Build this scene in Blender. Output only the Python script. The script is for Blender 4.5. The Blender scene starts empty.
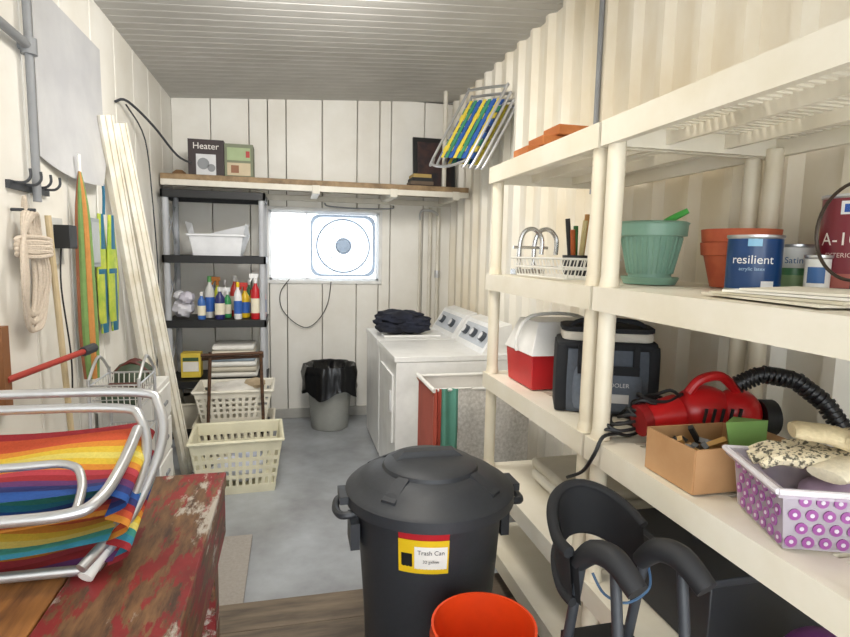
import bpy, bmesh, math, random
from mathutils import Vector, Matrix, Euler
random.seed(4)
V=Vector
# ------------------------------------------------------------ camera
H=1.58;f=560.0
psi=math.atan(135*.993/560);th=math.radians(6.6);al=math.radians(1.2)
F=V((math.sin(psi)*math.cos(th),math.cos(psi)*math.cos(th),-math.sin(th)))
R=V((math.cos(psi),-math.sin(psi),0));U=R.cross(F)
R2=R*math.cos(al)+U*math.sin(al);U2=U*math.cos(al)-R*math.sin(al)
cam=bpy.data.cameras.new('camera');co=bpy.data.objects.new('camera',cam);bpy.context.collection.objects.link(co)
cam.sensor_width=36;cam.lens=f/850*36;cam.clip_start=.05
co.matrix_world=Matrix(((R2.x,U2.x,-F.x,0),(R2.y,U2.y,-F.y,0),(R2.z,U2.z,-F.z,H),(0,0,0,1)))
bpy.context.scene.camera=co
bpy.context.scene.view_settings.view_transform='Standard'
# ------------------------------------------------------------ materials
def lin(h):
    h=h.lstrip('#');o=[]
    for i in (0,2,4):
        c=int(h[i:i+2],16)/255
        o.append(c/12.92 if c<=.04045 else ((c+.055)/1.055)**2.4)
    return (*o,1)
MC={}
def mat(h,rough=.5,metal=0,var=None,scale=6,bump=0,stretch=(1,1,1),alpha=1,trans=0,contrast=(.35,.65)):
    key=(h,rough,metal,var,scale,bump,stretch,alpha,trans,contrast)
    if key in MC:return MC[key]
    m=bpy.data.materials.new('m_'+h.strip('#')+'_%d'%len(MC));m.use_nodes=True
    nt=m.node_tree;b=nt.nodes['Principled BSDF']
    b.inputs['Base Color'].default_value=lin(h);b.inputs['Roughness'].default_value=rough
    b.inputs['Metallic'].default_value=metal;b.inputs['Alpha'].default_value=alpha
    tc=nt.nodes.new('ShaderNodeTexCoord');mp=nt.nodes.new('ShaderNodeMapping')
    mp.inputs['Scale'].default_value=stretch
    nz=nt.nodes.new('ShaderNodeTexNoise');nz.inputs['Scale'].default_value=scale;nz.inputs['Detail'].default_value=8;nz.inputs['Roughness'].default_value=.6
    nt.links.new(tc.outputs['Object'],mp.inputs[0]);nt.links.new(mp.outputs[0],nz.inputs['Vector'])
    if var is None:
        c=lin(h);var_c=tuple(x*.86 for x in c[:3])+(1,)
    else: var_c=lin(var)
    cr=nt.nodes.new('ShaderNodeValToRGB');cr.color_ramp.elements[0].position=contrast[0];cr.color_ramp.elements[1].position=contrast[1]
    cr.color_ramp.elements[0].color=var_c;cr.color_ramp.elements[1].color=lin(h)
    nt.links.new(nz.outputs['Fac'],cr.inputs[0]);nt.links.new(cr.outputs[0],b.inputs['Base Color'])
    if bump:
        bp=nt.nodes.new('ShaderNodeBump');bp.inputs['Strength'].default_value=bump;bp.inputs['Distance'].default_value=.01
        nt.links.new(nz.outputs['Fac'],bp.inputs['Height']);nt.links.new(bp.outputs[0],b.inputs['Normal'])
    if trans:
        t=nt.nodes.new('ShaderNodeBsdfTranslucent');t.inputs[0].default_value=lin(h);mx=nt.nodes.new('ShaderNodeMixShader');mx.inputs[0].default_value=trans
        nt.links.new(b.outputs[0],mx.inputs[1]);nt.links.new(t.outputs[0],mx.inputs[2]);nt.links.new(mx.outputs[0],nt.nodes['Material Output'].inputs[0])
    MC[key]=m;return m
white=mat('#ecebe6',.5);offw=mat('#e2ddd0',.5)
black=mat('#17181a',.5);dgray=mat('#3a3d42',.5);gray=mat('#8c8f93',.5);chrome=mat('#d5d6d8',.22,.9);alu=mat('#cfd0d2',.35,.8)
wall_m=mat('#f2f0ea',.5,var='#e2ded4',scale=1.5,contrast=(.3,.65))
seam=mat('#7f786c',.8)
wallr=mat('#efebe0',.45,var='#dccfb4',scale=1.1,stretch=(1,1,.6),contrast=(.32,.6))
ceil_m=mat('#c6c4c0',.6,var='#b3b1ac',scale=1.2)
floor_m=mat('#aaafb4',.36,var='#7b7c7e',scale=2.2,bump=.15,contrast=(.30,.68))
wood=mat('#a8703a',.55,var='#643c1e',scale=5,stretch=(6,.6,6),bump=.1)
dwood=mat('#5b3d26',.7,var='#38241a',scale=5,stretch=(.6,6,6),bump=.2)
def worn():
    m=bpy.data.materials.new('worn_red_paint');m.use_nodes=True;nt=m.node_tree;b=nt.nodes['Principled BSDF'];b.inputs['Roughness'].default_value=.5
    tc=nt.nodes.new('ShaderNodeTexCoord')
    def noise(sc,st,det=8):
        mp=nt.nodes.new('ShaderNodeMapping');mp.inputs['Scale'].default_value=st;n=nt.nodes.new('ShaderNodeTexNoise');n.inputs['Scale'].default_value=sc;n.inputs['Detail'].default_value=det;n.inputs['Roughness'].default_value=.7
        nt.links.new(tc.outputs['Object'],mp.inputs[0]);nt.links.new(mp.outputs[0],n.inputs['Vector']);return n.outputs['Fac']
    def ramp(fac,e):
        r=nt.nodes.new('ShaderNodeValToRGB');r.color_ramp.elements[0].position=e[0][0];r.color_ramp.elements[0].color=lin(e[0][1]);r.color_ramp.elements[1].position=e[1][0];r.color_ramp.elements[1].color=lin(e[1][1])
        nt.links.new(fac,r.inputs[0]);return r.outputs[0]
    base=ramp(noise(7,(5,.8,5)),((.35,'#3f2a20'),(.65,'#85603f')))
    red=ramp(noise(4,(1,1,1)),((.35,'#6f1a1c'),(.65,'#92282a')))
    mask=ramp(noise(6,(3.5,.9,3.5)),((.50,'#000000'),(.54,'#ffffff')))
    gr=ramp(noise(5,(2,.7,2)),((.57,'#000000'),(.62,'#ffffff')))
    m1=nt.nodes.new('ShaderNodeMix');m1.data_type='RGBA';nt.links.new(mask,m1.inputs[0]);nt.links.new(base,m1.inputs[6]);nt.links.new(red,m1.inputs[7])
    m2=nt.nodes.new('ShaderNodeMix');m2.data_type='RGBA';nt.links.new(gr,m2.inputs[0]);nt.links.new(m1.outputs[2],m2.inputs[6]);m2.inputs[7].default_value=lin('#b0a89c')
    nt.links.new(m2.outputs[2],b.inputs['Base Color']);return m
redpaint=worn()
# ------------------------------------------------------------ builder
def rr(w,h,r,n=6):
    o=[]
    for (sx,sz,a) in((1,1,0),(-1,1,90),(-1,-1,180),(1,-1,270)):
        for k in range(n+1):
            t=math.radians(a+90*k/n);o.append((sx*(w/2-r)+r*math.cos(t),sz*(h/2-r)+r*math.sin(t)))
    return o
class B:
    def __init__(s,name):
        s.n=name;s.bm=bmesh.new();s.mats=[]
    def mi(s,m):
        if m not in s.mats:s.mats.append(m)
        return s.mats.index(m)
    def box(s,c,d,m,rot=None):
        i=s.mi(m);c=V(c);vs=[]
        M=rot.to_matrix() if isinstance(rot,Euler) else (Euler(rot).to_matrix() if rot else Matrix.Identity(3))
        for x in(-.5,.5):
            for y in(-.5,.5):
                for z in(-.5,.5):
                    vs.append(s.bm.verts.new(c+M@V((x*d[0],y*d[1],z*d[2]))))
        for q in((0,1,3,2),(4,6,7,5),(0,4,5,1),(2,3,7,6),(0,2,6,4),(1,5,7,3)):
            fc=s.bm.faces.new([vs[k] for k in q]);fc.material_index=i
        return s
    def hexa(s,bot,top,m):
        i=s.mi(m);a=[s.bm.verts.new(V(p)) for p in bot];b=[s.bm.verts.new(V(p)) for p in top];n=len(a)
        fs=[s.bm.faces.new(a[::-1]),s.bm.faces.new(b)]
        for k in range(n):fs.append(s.bm.faces.new((a[k],a[(k+1)%n],b[(k+1)%n],b[k])))
        for q in fs:q.material_index=i
        return s
    def cone(s,p1,p2,r1,r2,m,seg=16,cap=True):
        i=s.mi(m);p1=V(p1);p2=V(p2);d=(p2-p1).normalized()
        a=d.orthogonal().normalized();b=d.cross(a)
        l1=[];l2=[]
        for k in range(seg):
            t=2*math.pi*k/seg;o=a*math.cos(t)+b*math.sin(t)
            l1.append(s.bm.verts.new(p1+o*r1));l2.append(s.bm.verts.new(p2+o*r2))
        for k in range(seg):
            s.bm.faces.new((l1[k],l1[(k+1)%seg],l2[(k+1)%seg],l2[k])).material_index=i
        if cap:
            s.bm.faces.new(l1[::-1]).material_index=i;s.bm.faces.new(l2).material_index=i
        return s
    def cyl(s,p1,p2,r,m,seg=16):return s.cone(p1,p2,r,r,m,seg)
    def tube(s,pts,r,m,seg=8,closed=False,sub=5):
        i=s.mi(m);P=[V(p) for p in pts];n=len(P);out=[]
        if sub>1 and n>2:
            rng=n if closed else n-1
            for k in range(rng):
                if closed:p0,p1,p2,p3=P[k-1],P[k],P[(k+1)%n],P[(k+2)%n]
                else:p0,p1,p2,p3=P[max(k-1,0)],P[k],P[k+1],P[min(k+2,n-1)]
                for j in range(sub):
                    t=j/sub
                    out.append(.5*((2*p1)+(p2-p0)*t+(2*p0-5*p1+4*p2-p3)*t*t+(3*p1-p0-3*p2+p3)*t**3))
            if not closed:out.append(P[-1])
        else:out=P
        rings=[];N=len(out);prev=None
        for k,p in enumerate(out):
            if closed:d=out[(k+1)%N]-out[k-1]
            else:d=out[min(k+1,N-1)]-out[max(k-1,0)]
            if d.length<1e-7:d=V((0,0,1))
            d.normalize()
            a=d.orthogonal() if prev is None else prev-d*prev.dot(d)
            a.normalize();prev=a;b=d.cross(a)
            if isinstance(r,(list,tuple)):
                q_=k/max(sub,1) if sub>1 and n>2 else k
                k0=min(int(q_),len(r)-1);k1=min(k0+1,len(r)-1);rad=r[k0]+(r[k1]-r[k0])*(q_-int(q_))
            else:rad=r
            rings.append([s.bm.verts.new(p+(a*math.cos(2*math.pi*q/seg)+b*math.sin(2*math.pi*q/seg))*rad) for q in range(seg)])
        for k in range(N if closed else N-1):
            A=rings[k];C=rings[(k+1)%N]
            for q in range(seg):s.bm.faces.new((A[q],A[(q+1)%seg],C[(q+1)%seg],C[q])).material_index=i
        if not closed:
            s.bm.faces.new(rings[0][::-1]).material_index=i;s.bm.faces.new(rings[-1]).material_index=i
        return s
    def lathe(s,c,prof,m,seg=40,a0=0,a1=2*math.pi):
        c=V(c);full=abs(a1-a0-2*math.pi)<1e-5;i=s.mi(m)
        n=seg if full else seg+1;rings=[]
        for r,z in prof:
            rings.append([s.bm.verts.new(c+V((r*math.cos(a0+(a1-a0)*k/seg),r*math.sin(a0+(a1-a0)*k/seg),z))) for k in range(n)])
        for j in range(len(prof)-1):
            for k in range(seg):
                q=(k+1)%n
                s.bm.faces.new((rings[j][k],rings[j][q],rings[j+1][q],rings[j+1][k])).material_index=i
        return s
    def sheet(s,nu,nv,fn,m):
        g=[[s.bm.verts.new(V(fn(a/nu,b/nv))) for b in range(nv+1)] for a in range(nu+1)]
        for a in range(nu):
            for b in range(nv):
                mm=m((a+.5)/nu,(b+.5)/nv) if callable(m) else m
                s.bm.faces.new((g[a][b],g[a+1][b],g[a+1][b+1],g[a][b+1])).material_index=s.mi(mm)
        return s
    def ball(s,c,r,m,seg=20,squash=(1,1,1),noise=0):
        c=V(c);i=s.mi(m)
        ret=bmesh.ops.create_uvsphere(s.bm,u_segments=seg,v_segments=seg//2+2,radius=1)
        for v in ret['verts']:
            k=1+noise*(math.sin(v.co.x*7+c.x*9)*math.cos(v.co.y*6+1)+math.sin(v.co.z*8+v.co.x*5))*.5
            v.co=V((v.co.x*r*squash[0]*k,v.co.y*r*squash[1]*k,v.co.z*r*squash[2]*k))+c
            for fc in v.link_faces:fc.material_index=i
        return s
    def rbox(s,fn,c,w,d,h,r,m,bulge=0,n=8):
        P=rr(w,d,r);i=s.mi(m);rings=[]
        for k in range(n+1):
            t=k/n;sc=1+bulge*math.sin(math.pi*t);ins=1 if 0<k<n else .96
            rings.append([s.bm.verts.new(fn((c[0]+p[0]*sc*ins,c[1]+p[1]*sc*ins,c[2]+h*t))) for p in P])
        for A_,C_ in zip(rings[:-1],rings[1:]):
            for k in range(len(P)):s.bm.faces.new((A_[k],A_[(k+1)%len(P)],C_[(k+1)%len(P)],C_[k])).material_index=i
        s.bm.faces.new(rings[0][::-1]).material_index=i;s.bm.faces.new(rings[-1]).material_index=i
        return s
    def text(s,txt,size,m,place):
        cu=bpy.data.curves.new('t','FONT');cu.body=txt;cu.size=size;cu.align_x='CENTER'
        o=bpy.data.objects.new('t',cu);bpy.context.collection.objects.link(o);bpy.context.view_layer.update()
        me=bpy.data.meshes.new_from_object(o.evaluated_get(bpy.context.evaluated_depsgraph_get()))
        i=s.mi(m);vs=[s.bm.verts.new(place(v.co.x,v.co.y)) for v in me.vertices]
        for p in me.polygons:
            try:s.bm.faces.new([vs[k] for k in p.vertices]).material_index=i
            except ValueError:pass
        bpy.data.objects.remove(o);bpy.data.curves.remove(cu);bpy.data.meshes.remove(me);return s
    def wrap(s,txt,size,m,c,r,z,ang):
        return s.text(txt,size,m,lambda x,y:V(c)+V((r*math.cos(ang+x/r),r*math.sin(ang+x/r),z+y)))
    def fin(s,bevel=0,solid=0,ang=35,recalc=True,rotz=0):
        bm=s.bm
        if recalc:bmesh.ops.recalc_face_normals(bm,faces=bm.faces)
        xs=[v.co for v in bm.verts];lo=V([min(c[k] for c in xs) for k in range(3)]);hi=V([max(c[k] for c in xs) for k in range(3)])
        o=V(((lo.x+hi.x)/2,(lo.y+hi.y)/2,lo.z))
        for v in bm.verts:v.co-=o
        me=bpy.data.meshes.new(s.n);bm.to_mesh(me);bm.free()
        for m in s.mats:me.materials.append(m)
        for p in me.polygons:p.use_smooth=True
        me.set_sharp_from_angle(angle=math.radians(ang))
        ob=bpy.data.objects.new(s.n,me);bpy.context.collection.objects.link(ob);ob.location=o;ob.rotation_euler.z=rotz
        if solid:
            md=ob.modifiers.new('s','SOLIDIFY');md.thickness=solid;md.offset=0
        if bevel:
            md=ob.modifiers.new('b','BEVEL');md.width=bevel;md.segments=2;md.limit_method='ANGLE';md.angle_limit=math.radians(40)
        return ob
XL,XR,YB=-1.0,1.55,5.35
PZ=.14
def zc(x):return 2.86+(x-XL)*.065
# ------------------------------------------------------------ shell
b=B('floor');b.box((.275,2.4,-.05),(2.75,6.2,.1),floor_m);b.fin()
b=B('floor_platform')
for k in range(16):
    y=2.26-.09-.183*k
    b.box((.275,y,PZ/2),(2.54,.18,PZ),mat('#7b6d5c',.7,var='#544a40',scale=5,stretch=(.6,4,6),bump=.2))
b.fin(bevel=.003)
b=B('wall_left')
y=-.7
while y<YB:
    w=.405
    b.box((XL-.03,y+w/2,1.45),(.06,w-.008,2.92),wall_m);y+=w
b.box((XL-.07,2.3,1.45),(.04,6.1,2.9),seam);b.fin(bevel=.006)
b=B('wall_back')
wx0,wx1,wz0,wz1=-.20,.81,1.31,1.95
def bseg(xa,xb,za,zb):
    if xb-xa>.01:b.box(((xa+xb)/2,YB+.03,(za+zb)/2),(xb-xa-.007,.06,zb-za),wall_m)
xs=[XL]
while xs[-1]<XR:xs.append(min(xs[-1]+.32,XR))
for xa,xb in zip(xs[:-1],xs[1:]):
    if xb<=wx0 or xa>=wx1:bseg(xa,xb,0,3.0)
    else:
        if xa<wx0:bseg(xa,wx0,0,3.0);xa=wx0
        if xb>wx1:bseg(wx1,xb,0,3.0);xb=wx1
        bseg(xa,xb,0,wz0);bseg(xa,xb,wz1,3.0)
def bk_(xa,xb,za,zb):b.box(((xa+xb)/2,YB+.08,(za+zb)/2),(xb-xa,.04,zb-za),seam)
bk_(XL-.1,wx0,0,3.1);bk_(wx1,XR+.1,0,3.1);bk_(wx0,wx1,0,wz0);bk_(wx0,wx1,wz1,3.1)
b.fin(bevel=.006)
b=B('trim_1');b.box((.27,YB-.015,2.06),(2.5,.03,.05),offw);b.fin(bevel=.004)
b=B('baseboard_back');b.box((.2,YB-.012,.045),(2.35,.024,.09),mat('#b5b3ad',.6));b.fin(bevel=.004)
b=B('unseen_front_wall')  # unseen wall behind the camera, added to darken the upper areas
for (xa,xb,za,zb) in ((-1.1,-.85,0,3.1),(1.25,1.65,0,3.1),(-.85,1.25,2.35,3.1)):
    b.box(((xa+xb)/2,-.75,(za+zb)/2),(xb-xa,.06,zb-za),wall_m)
b.fin()
b=B('wall_right');pts=[];y=-.7
while y<YB:
    pts+=[(XR,y),(XR,y+.135),(XR-.04,y+.16),(XR-.04,y+.20),(XR,y+.225)];y+=.225
pts=[p for p in pts if p[1]<=YB+.03]
i=b.mi(wallr)
lo=[b.bm.verts.new((p[0],p[1],0)) for p in pts];hi=[b.bm.verts.new((p[0],p[1],3.08)) for p in pts]
for k in range(len(pts)-1):
    if (pts[k][1],pts[k][0])!=(pts[k+1][1],pts[k+1][0]):b.bm.faces.new((lo[k],lo[k+1],hi[k+1],hi[k])).material_index=i
b.fin(ang=15)
b=B('ceiling');i=b.mi(ceil_m);y=-.8;L=[]
while y<YB+.1:
    L+=[(y,0),(y+.078,0),(y+.084,.005),(y+.088,.005),(y+.094,0)];y+=.094
prev=None
for yy,dz in L:
    cur=(b.bm.verts.new((XL-.08,yy,zc(XL-.08)+dz)),b.bm.verts.new((XR+.08,yy,zc(XR+.08)+dz)))
    if prev and (prev[0].co-cur[0].co).length>1e-6:b.bm.faces.new((prev[0],prev[1],cur[1],cur[0])).material_index=i
    prev=cur
b.fin(ang=15)
b=B('window_1');yy=YB+.02
wt=mat('#f6f7f8',.5,trans=.5)
for (c,d) in [(((wx0+wx1)/2,yy,wz0+.012),(wx1-wx0,.05,.024)),(((wx0+wx1)/2,yy,wz1-.012),(wx1-wx0,.05,.024)),((wx0+.012,yy,(wz0+wz1)/2),(.024,.05,wz1-wz0)),((wx1-.012,yy,(wz0+wz1)/2),(.024,.05,wz1-wz0)),((.14,yy,(wz0+wz1)/2),(.02,.04,wz1-wz0))]:
    b.box(c,d,wt)
t_=.03
for (c,d) in [(((wx0+wx1)/2,YB-.008,wz0-.015),(wx1-wx0+.06,.016,t_)),(((wx0+wx1)/2,YB-.008,wz1+.015),(wx1-wx0+.06,.016,t_)),((wx0-.015,YB-.008,(wz0+wz1)/2),(t_,.016,wz1-wz0)),((wx1+.015,YB-.008,(wz0+wz1)/2),(t_,.016,wz1-wz0))]:b.box(c,d,mat('#eeeeec',.5))
b.fin(bevel=.003)
b=B('box_fan');fx0,fx1,fz0,fz1=.17,.775,1.345,1.925;cx=(fx0+fx1)/2;cz=(fz0+fz1)/2;fy=YB-.0
fm=mat('#e3eaf2',.4,trans=.7);fg_=mat('#cdd5de',.5,trans=.75);fg2=mat('#c6d0da',.4,trans=.5)
A=rr(.60,.57,.08);C=rr(.565,.535,.10)
i=b.mi(fg_);ring=[]
for pts,yv in((C,fy-.04),(A,fy-.04),(A,fy+.03),(C,fy+.03)):
    ring.append([b.bm.verts.new((cx+p[0],yv,cz+p[1])) for p in pts])
n=len(A)
for j in range(4):
    for k in range(n):b.bm.faces.new((ring[j][k],ring[j][(k+1)%n],ring[(j+1)%4][(k+1)%n],ring[(j+1)%4][k])).material_index=i
i=b.mi(fm);b.bm.faces.new([b.bm.verts.new((cx+p[0],fy+.01,cz+p[1])) for p in C]).material_index=i
for k in range(1,8):
    rad=.03*k+.035
    b.tube([(cx+rad*math.cos(t*math.pi/8),fy-.03,cz+rad*math.sin(t*math.pi/8)) for t in range(16)],.003 if k<7 else .008,fg2,seg=5,closed=True,sub=2)
for t in range(24):
    a=t*math.pi/12;b.cyl((cx+.06*math.cos(a),fy-.03,cz+.06*math.sin(a)),(cx+.245*math.cos(a),fy-.03,cz+.245*math.sin(a)),.002,fg2,6)
b.cyl((cx,fy-.045,cz),(cx,fy-.03,cz),.065,fg2,28);b.tube([(cx+.07*math.cos(t*math.pi/6),fy-.045,cz+.07*math.sin(t*math.pi/6)) for t in range(12)],.006,fg_,6,closed=True,sub=2)
b.fin()
b=B('power_cord')
b.tube([(-.02,YB-.03,1.32),(-.1,YB-.03,1.2),(-.09,YB-.03,1.05),(.02,YB-.03,.92),(.14,YB-.03,.87),(.25,YB-.03,.95),(.33,YB-.03,1.1),(.36,YB-.03,1.3)],.004,black,6);b.fin()
# ------------------------------------------------------------ overhead shelf
b=B('overhead_shelf')
b.box((.265,5.06,2.13),(2.5,.52,.03),mat('#cfc9bc',.6,var='#8f8169',scale=6))
b.box((.265,4.795,2.135),(2.5,.03,.05),mat('#a58a66',.6,var='#6f5a40',scale=8))
b.box((.265,4.79,2.095),(2.5,.02,.05),offw)
for xx in(.85,.2,1.4):b.box((xx,5.02,2.085),(.06,.5,.07),offw)
b.fin(bevel=.003)
b=B('plumbing_pipe')
for xx,zz in((1.2,1.9),(1.3,2.02),(1.38,2.02)):
    b.cyl((xx,5.3,.0),(xx,5.3,zz),.018 if xx>1.25 else .012,offw,12)
b.tube([(1.2,5.3,1.9),(1.2,5.24,1.98),(1.3,5.22,1.98),(1.38,5.3,1.95)],.012,alu,8)
b.cyl((1.38,5.3,1.35),(1.38,5.3,1.42),.026,alu,12)
b.fin()
b=B('vent_pipe');b.cyl((1.34,4.98,2.15),(1.34,4.98,zc(1.34)),.02,offw,12);b.fin()
b=B('clothes_rod');b.tube([(.3,5.31,2.02),(.34,5.24,1.99),(.6,5.24,1.98),(.9,5.24,1.99),(.94,5.31,2.02)],.007,gray,8);b.fin()
# ------------------------------------------------------------ black shelf unit
b=B('plastic_shelving_unit')
x0,x1,y0,y1=-.97,-.2,4.68,5.14
pm=mat('#b9bcc2',.5)
for k,z in enumerate((2.03,1.53,1.02,.53,.12)):
    tz=black
    for c,d in [(((x0+x1)/2,y0+.01,z-.03),(x1-x0,.02,.06)),(((x0+x1)/2,y1-.01,z-.03),(x1-x0,.02,.06)),((x0+.01,(y0+y1)/2,z-.03),(.02,y1-y0,.06)),((x1-.01,(y0+y1)/2,z-.03),(.02,y1-y0,.06))]:b.box(c,d,tz)
    b.box(((x0+x1)/2,(y0+y1)/2,z-.012),(x1-x0-.03,y1-y0-.03,.014),tz)
for xx in(x0+.03,x1-.03):
    for yv in(y0+.03,y1-.03):
        b.cyl((xx,yv,0),(xx,yv,2.0),.024,pm,14)
    for zz in(.3,.78,1.28,1.78):
        b.cyl((xx,y0+.03,zz-.18),(xx,y1-.03,zz+.16),.006,pm,6);b.cyl((xx,y1-.03,zz-.18),(xx,y0+.03,zz+.16),.006,pm,6)
b.fin(bevel=.004)
def bottle(n,x,y,z,r,h,c,capc,trig=False):
    b=B(n);m=mat(c,.35);z+=.002
    b.lathe((x,y,z),[(0,0),(r*.9,0),(r,.01),(r,h*.6),(r*.85,h*.7),(r*.35,h*.82),(r*.35,h*.88)],m,18)
    b.lathe((x,y,z),[(r*.992,h*.15),(r*1.03,h*.15),(r*1.03,h*.5),(r*.99,h*.5)],mat('#f0e8d0' if c[1] not in 'def' else '#3366bb',.4),18)
    b.lathe((x,y,z),[(r*.42,h*.86),(r*.42,h),(0,h)],mat(capc,.4),14)
    if trig:
        b.box((x-.012,y,z+h+.012),(.07,.022,.035),mat(capc,.4));b.box((x-.035,y,z+h-.02),(.012,.015,.04),mat(capc,.4),(0,.4,0))
    return b.fin()
cols=[('#3f6fb8','#eeeeee',0),('#d9d9d4','#5a9a5a',0),('#c8d040','#e08a2a',1),('#2a2f6a','#e8e8e8',0),('#3a9a5a','#f2f2f2',1),('#c83a30','#f5f5f5',0),('#f2f2f2','#f4d01f',0),('#e8c020','#d03020',1),('#e8c020','#c83020',0),('#c8202a','#f0f0f0',1),('#f0a0b0','#2a6ab0',0)]
for k,(c,cc,t) in enumerate(cols):
    bottle('spray_bottle' if t else 'cleaning_bottle',-.70+.046*k,[4.74,4.86,4.98][k%3],1.02,.031+.007*(k%2),(.22+.04*((k*7)%4)),c,cc,t)
for k in range(4):
    bottle('aerosol_can',-.66+.1*k,5.07,1.02,.026,.30,['#5577cc','#dddddd','#c03030','#3a8a5a'][k],'#ffffff')
b=B('crumpled_bag');b.ball((-.86,4.86,1.10),.1,mat('#e4e3ea',.6),20,(.85,.9,.75),.14);b.ball((-.82,4.8,1.19),.06,mat('#d6d3e0',.6),14,(1,1,.8),.2);b.ball((-.89,4.9,1.2),.05,mat('#e9e9ee',.6),14,(1,1,.8),.2);b.fin()
def tub(n,c,w,d,h,m,t=.006,taper=.85,lip=.012):
    b=B(n);x,y,z=c
    def rect(w,d,z):
        return [V((x+sx*w/2,y+sy*d/2,z)) for sx,sy in((-1,-1),(1,-1),(1,1),(-1,1))]
    R0=rect(w*taper,d*taper,z);R1=rect(w,d,z+h);R1o=rect(w+lip*2,d+lip*2,z+h);R2o=rect(w+lip*2,d+lip*2,z+h-.015)
    i=b.mi(m);L=[[b.bm.verts.new(p) for p in r] for r in (R0,R1,R1o,R2o)]
    Ri=rect(w*taper-2*t,d*taper-2*t,z+t);b.bm.faces.new(L[0]).material_index=i
    for A,C in((L[0],L[1]),(L[1],L[2]),(L[2],L[3])):
        for k in range(4):b.bm.faces.new((A[k],A[(k+1)%4],C[(k+1)%4],C[k])).material_index=i
    Li=[b.bm.verts.new(p) for p in Ri];b.bm.faces.new(Li).material_index=i
    for k in range(4):b.bm.faces.new((Li[k],Li[(k+1)%4],L[1][(k+1)%4],L[1][k])).material_index=i
    return b
tub('storage_bin',(-.58,4.9,1.53),.42,.3,.17,mat('#eceef2',.35)).fin(bevel=.004,recalc=False)
tub('storage_bin',(-.62,4.90,.12),.6,.34,.22,mat('#ddd6c4',.4)).fin(bevel=.004,recalc=False)
b=B('detergent_box');b.box((-.80,4.84,.64),(.15,.12,.2),mat('#e3c84a',.5));b.box((-.80,4.778,.63),(.12,.004,.08),mat('#f0ede6',.5));b.box((-.80,4.777,.69),(.12,.004,.03),mat('#3a5a3a',.5));b.fin(bevel=.003)
b=B('folded_towels')
for k,c in enumerate(('#e9e6df','#c9c2b2','#f0efea','#9fb0c0','#e0d9c9','#f2f0ea')):
    b.box((-.47,4.9,.556+.045*k),(.38-.01*k,.3,.042),mat(c,.9))
b.fin(bevel=.016)
def weave_basket(n,c,w,d,h,m,taper=.82,rows=5,cols=11,rot=0):
    b=B(n)
    def pt(sx,sy,t):
        k=taper+(1-taper)*t;return V((sx*w/2*k,sy*d/2*k,h*t))
    Mz=Matrix.Rotation(rot,3,'Z')
    def W(p):return Mz@p+V(c)
    C=[(-1,-1),(1,-1),(1,1),(-1,1)]
    def side(a,bb,u,t):
        return pt(*a,t).lerp(pt(*bb,t),u)
    for s_ in range(4):
        a,bb=C[s_],C[(s_+1)%4]
        nrm=(V((a[0]+bb[0],a[1]+bb[1],0))).normalized()*.005
        def panel(u0,u1,t0,t1):
            q=[side(a,bb,u0,t0),side(a,bb,u1,t0),side(a,bb,u1,t1),side(a,bb,u0,t1)]
            b.hexa([W(p-nrm) for p in q],[W(p+nrm) for p in q],m)
        panel(0,1,0,.16);panel(0,1,.80,1.0)
        nc=cols if s_%2==0 else max(5,int(cols*d/w))
        nrm=nrm*.8
        for r in range(1,rows-1):
            t=.16+.66*r/(rows-1);panel(0,1,t-.035,t+.035)
        nrm=nrm*.8
        for k in range(nc+1):
            u=k/nc;panel(max(0,u-.24/nc),min(1,u+.24/nc),.16,.82)
    q=[W(pt(*p,0)) for p in C];b.hexa(q,[p+V((0,0,.008)) for p in q],m)
    rim=[W(pt(p[0]*1.03,p[1]*1.03,1)) for p in C]
    for k in range(4):b.cyl(rim[k],rim[(k+1)%4],.011,m,8)
    for p in rim:b.ball(p,.0115,m,10)
    return b
bk=mat('#e6e1c6',.5)
weave_basket('laundry_basket',(-.36,3.85,0),.56,.42,.36,bk,rows=5,cols=12,rot=.05).fin()
b=B('clothes_pile');b.ball((-.36,3.85,.11),.17,mat('#d8dcea',.9),24,(1,.7,.5),.12);b.ball((-.3,3.88,.2),.1,mat('#b9bfd2',.9),20,(1,.8,.5),.12);b.fin()
weave_basket('laundry_basket',(-.42,4.4,0),.54,.38,.3,mat('#e4ddcb',.5)).fin()
weave_basket('laundry_basket',(-.42,4.4,.31),.54,.38,.24,mat('#e9e4d6',.5)).fin()
b=B('laundry_pile');b.ball((-.42,4.4,.51),.18,mat('#e7e4dd',.9),24,(1.1,.8,.42),.13);b.ball((-.28,4.38,.57),.08,mat('#b9a68a',.9),20,(1,.8,.5),.13);b.fin()
b=B('wooden_rack')
for k in range(2):b.cyl((-.62,4.11+.03*k,.84-.03*k),(-.2,4.12+.03*k,.85-.03*k),.012,dwood,8)
b.cyl((-.6,4.12,.0),(-.56,4.12,.86),.012,dwood,8);b.cyl((-.2,4.14,.0),(-.22,4.14,.86),.012,dwood,8);b.fin()
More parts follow.
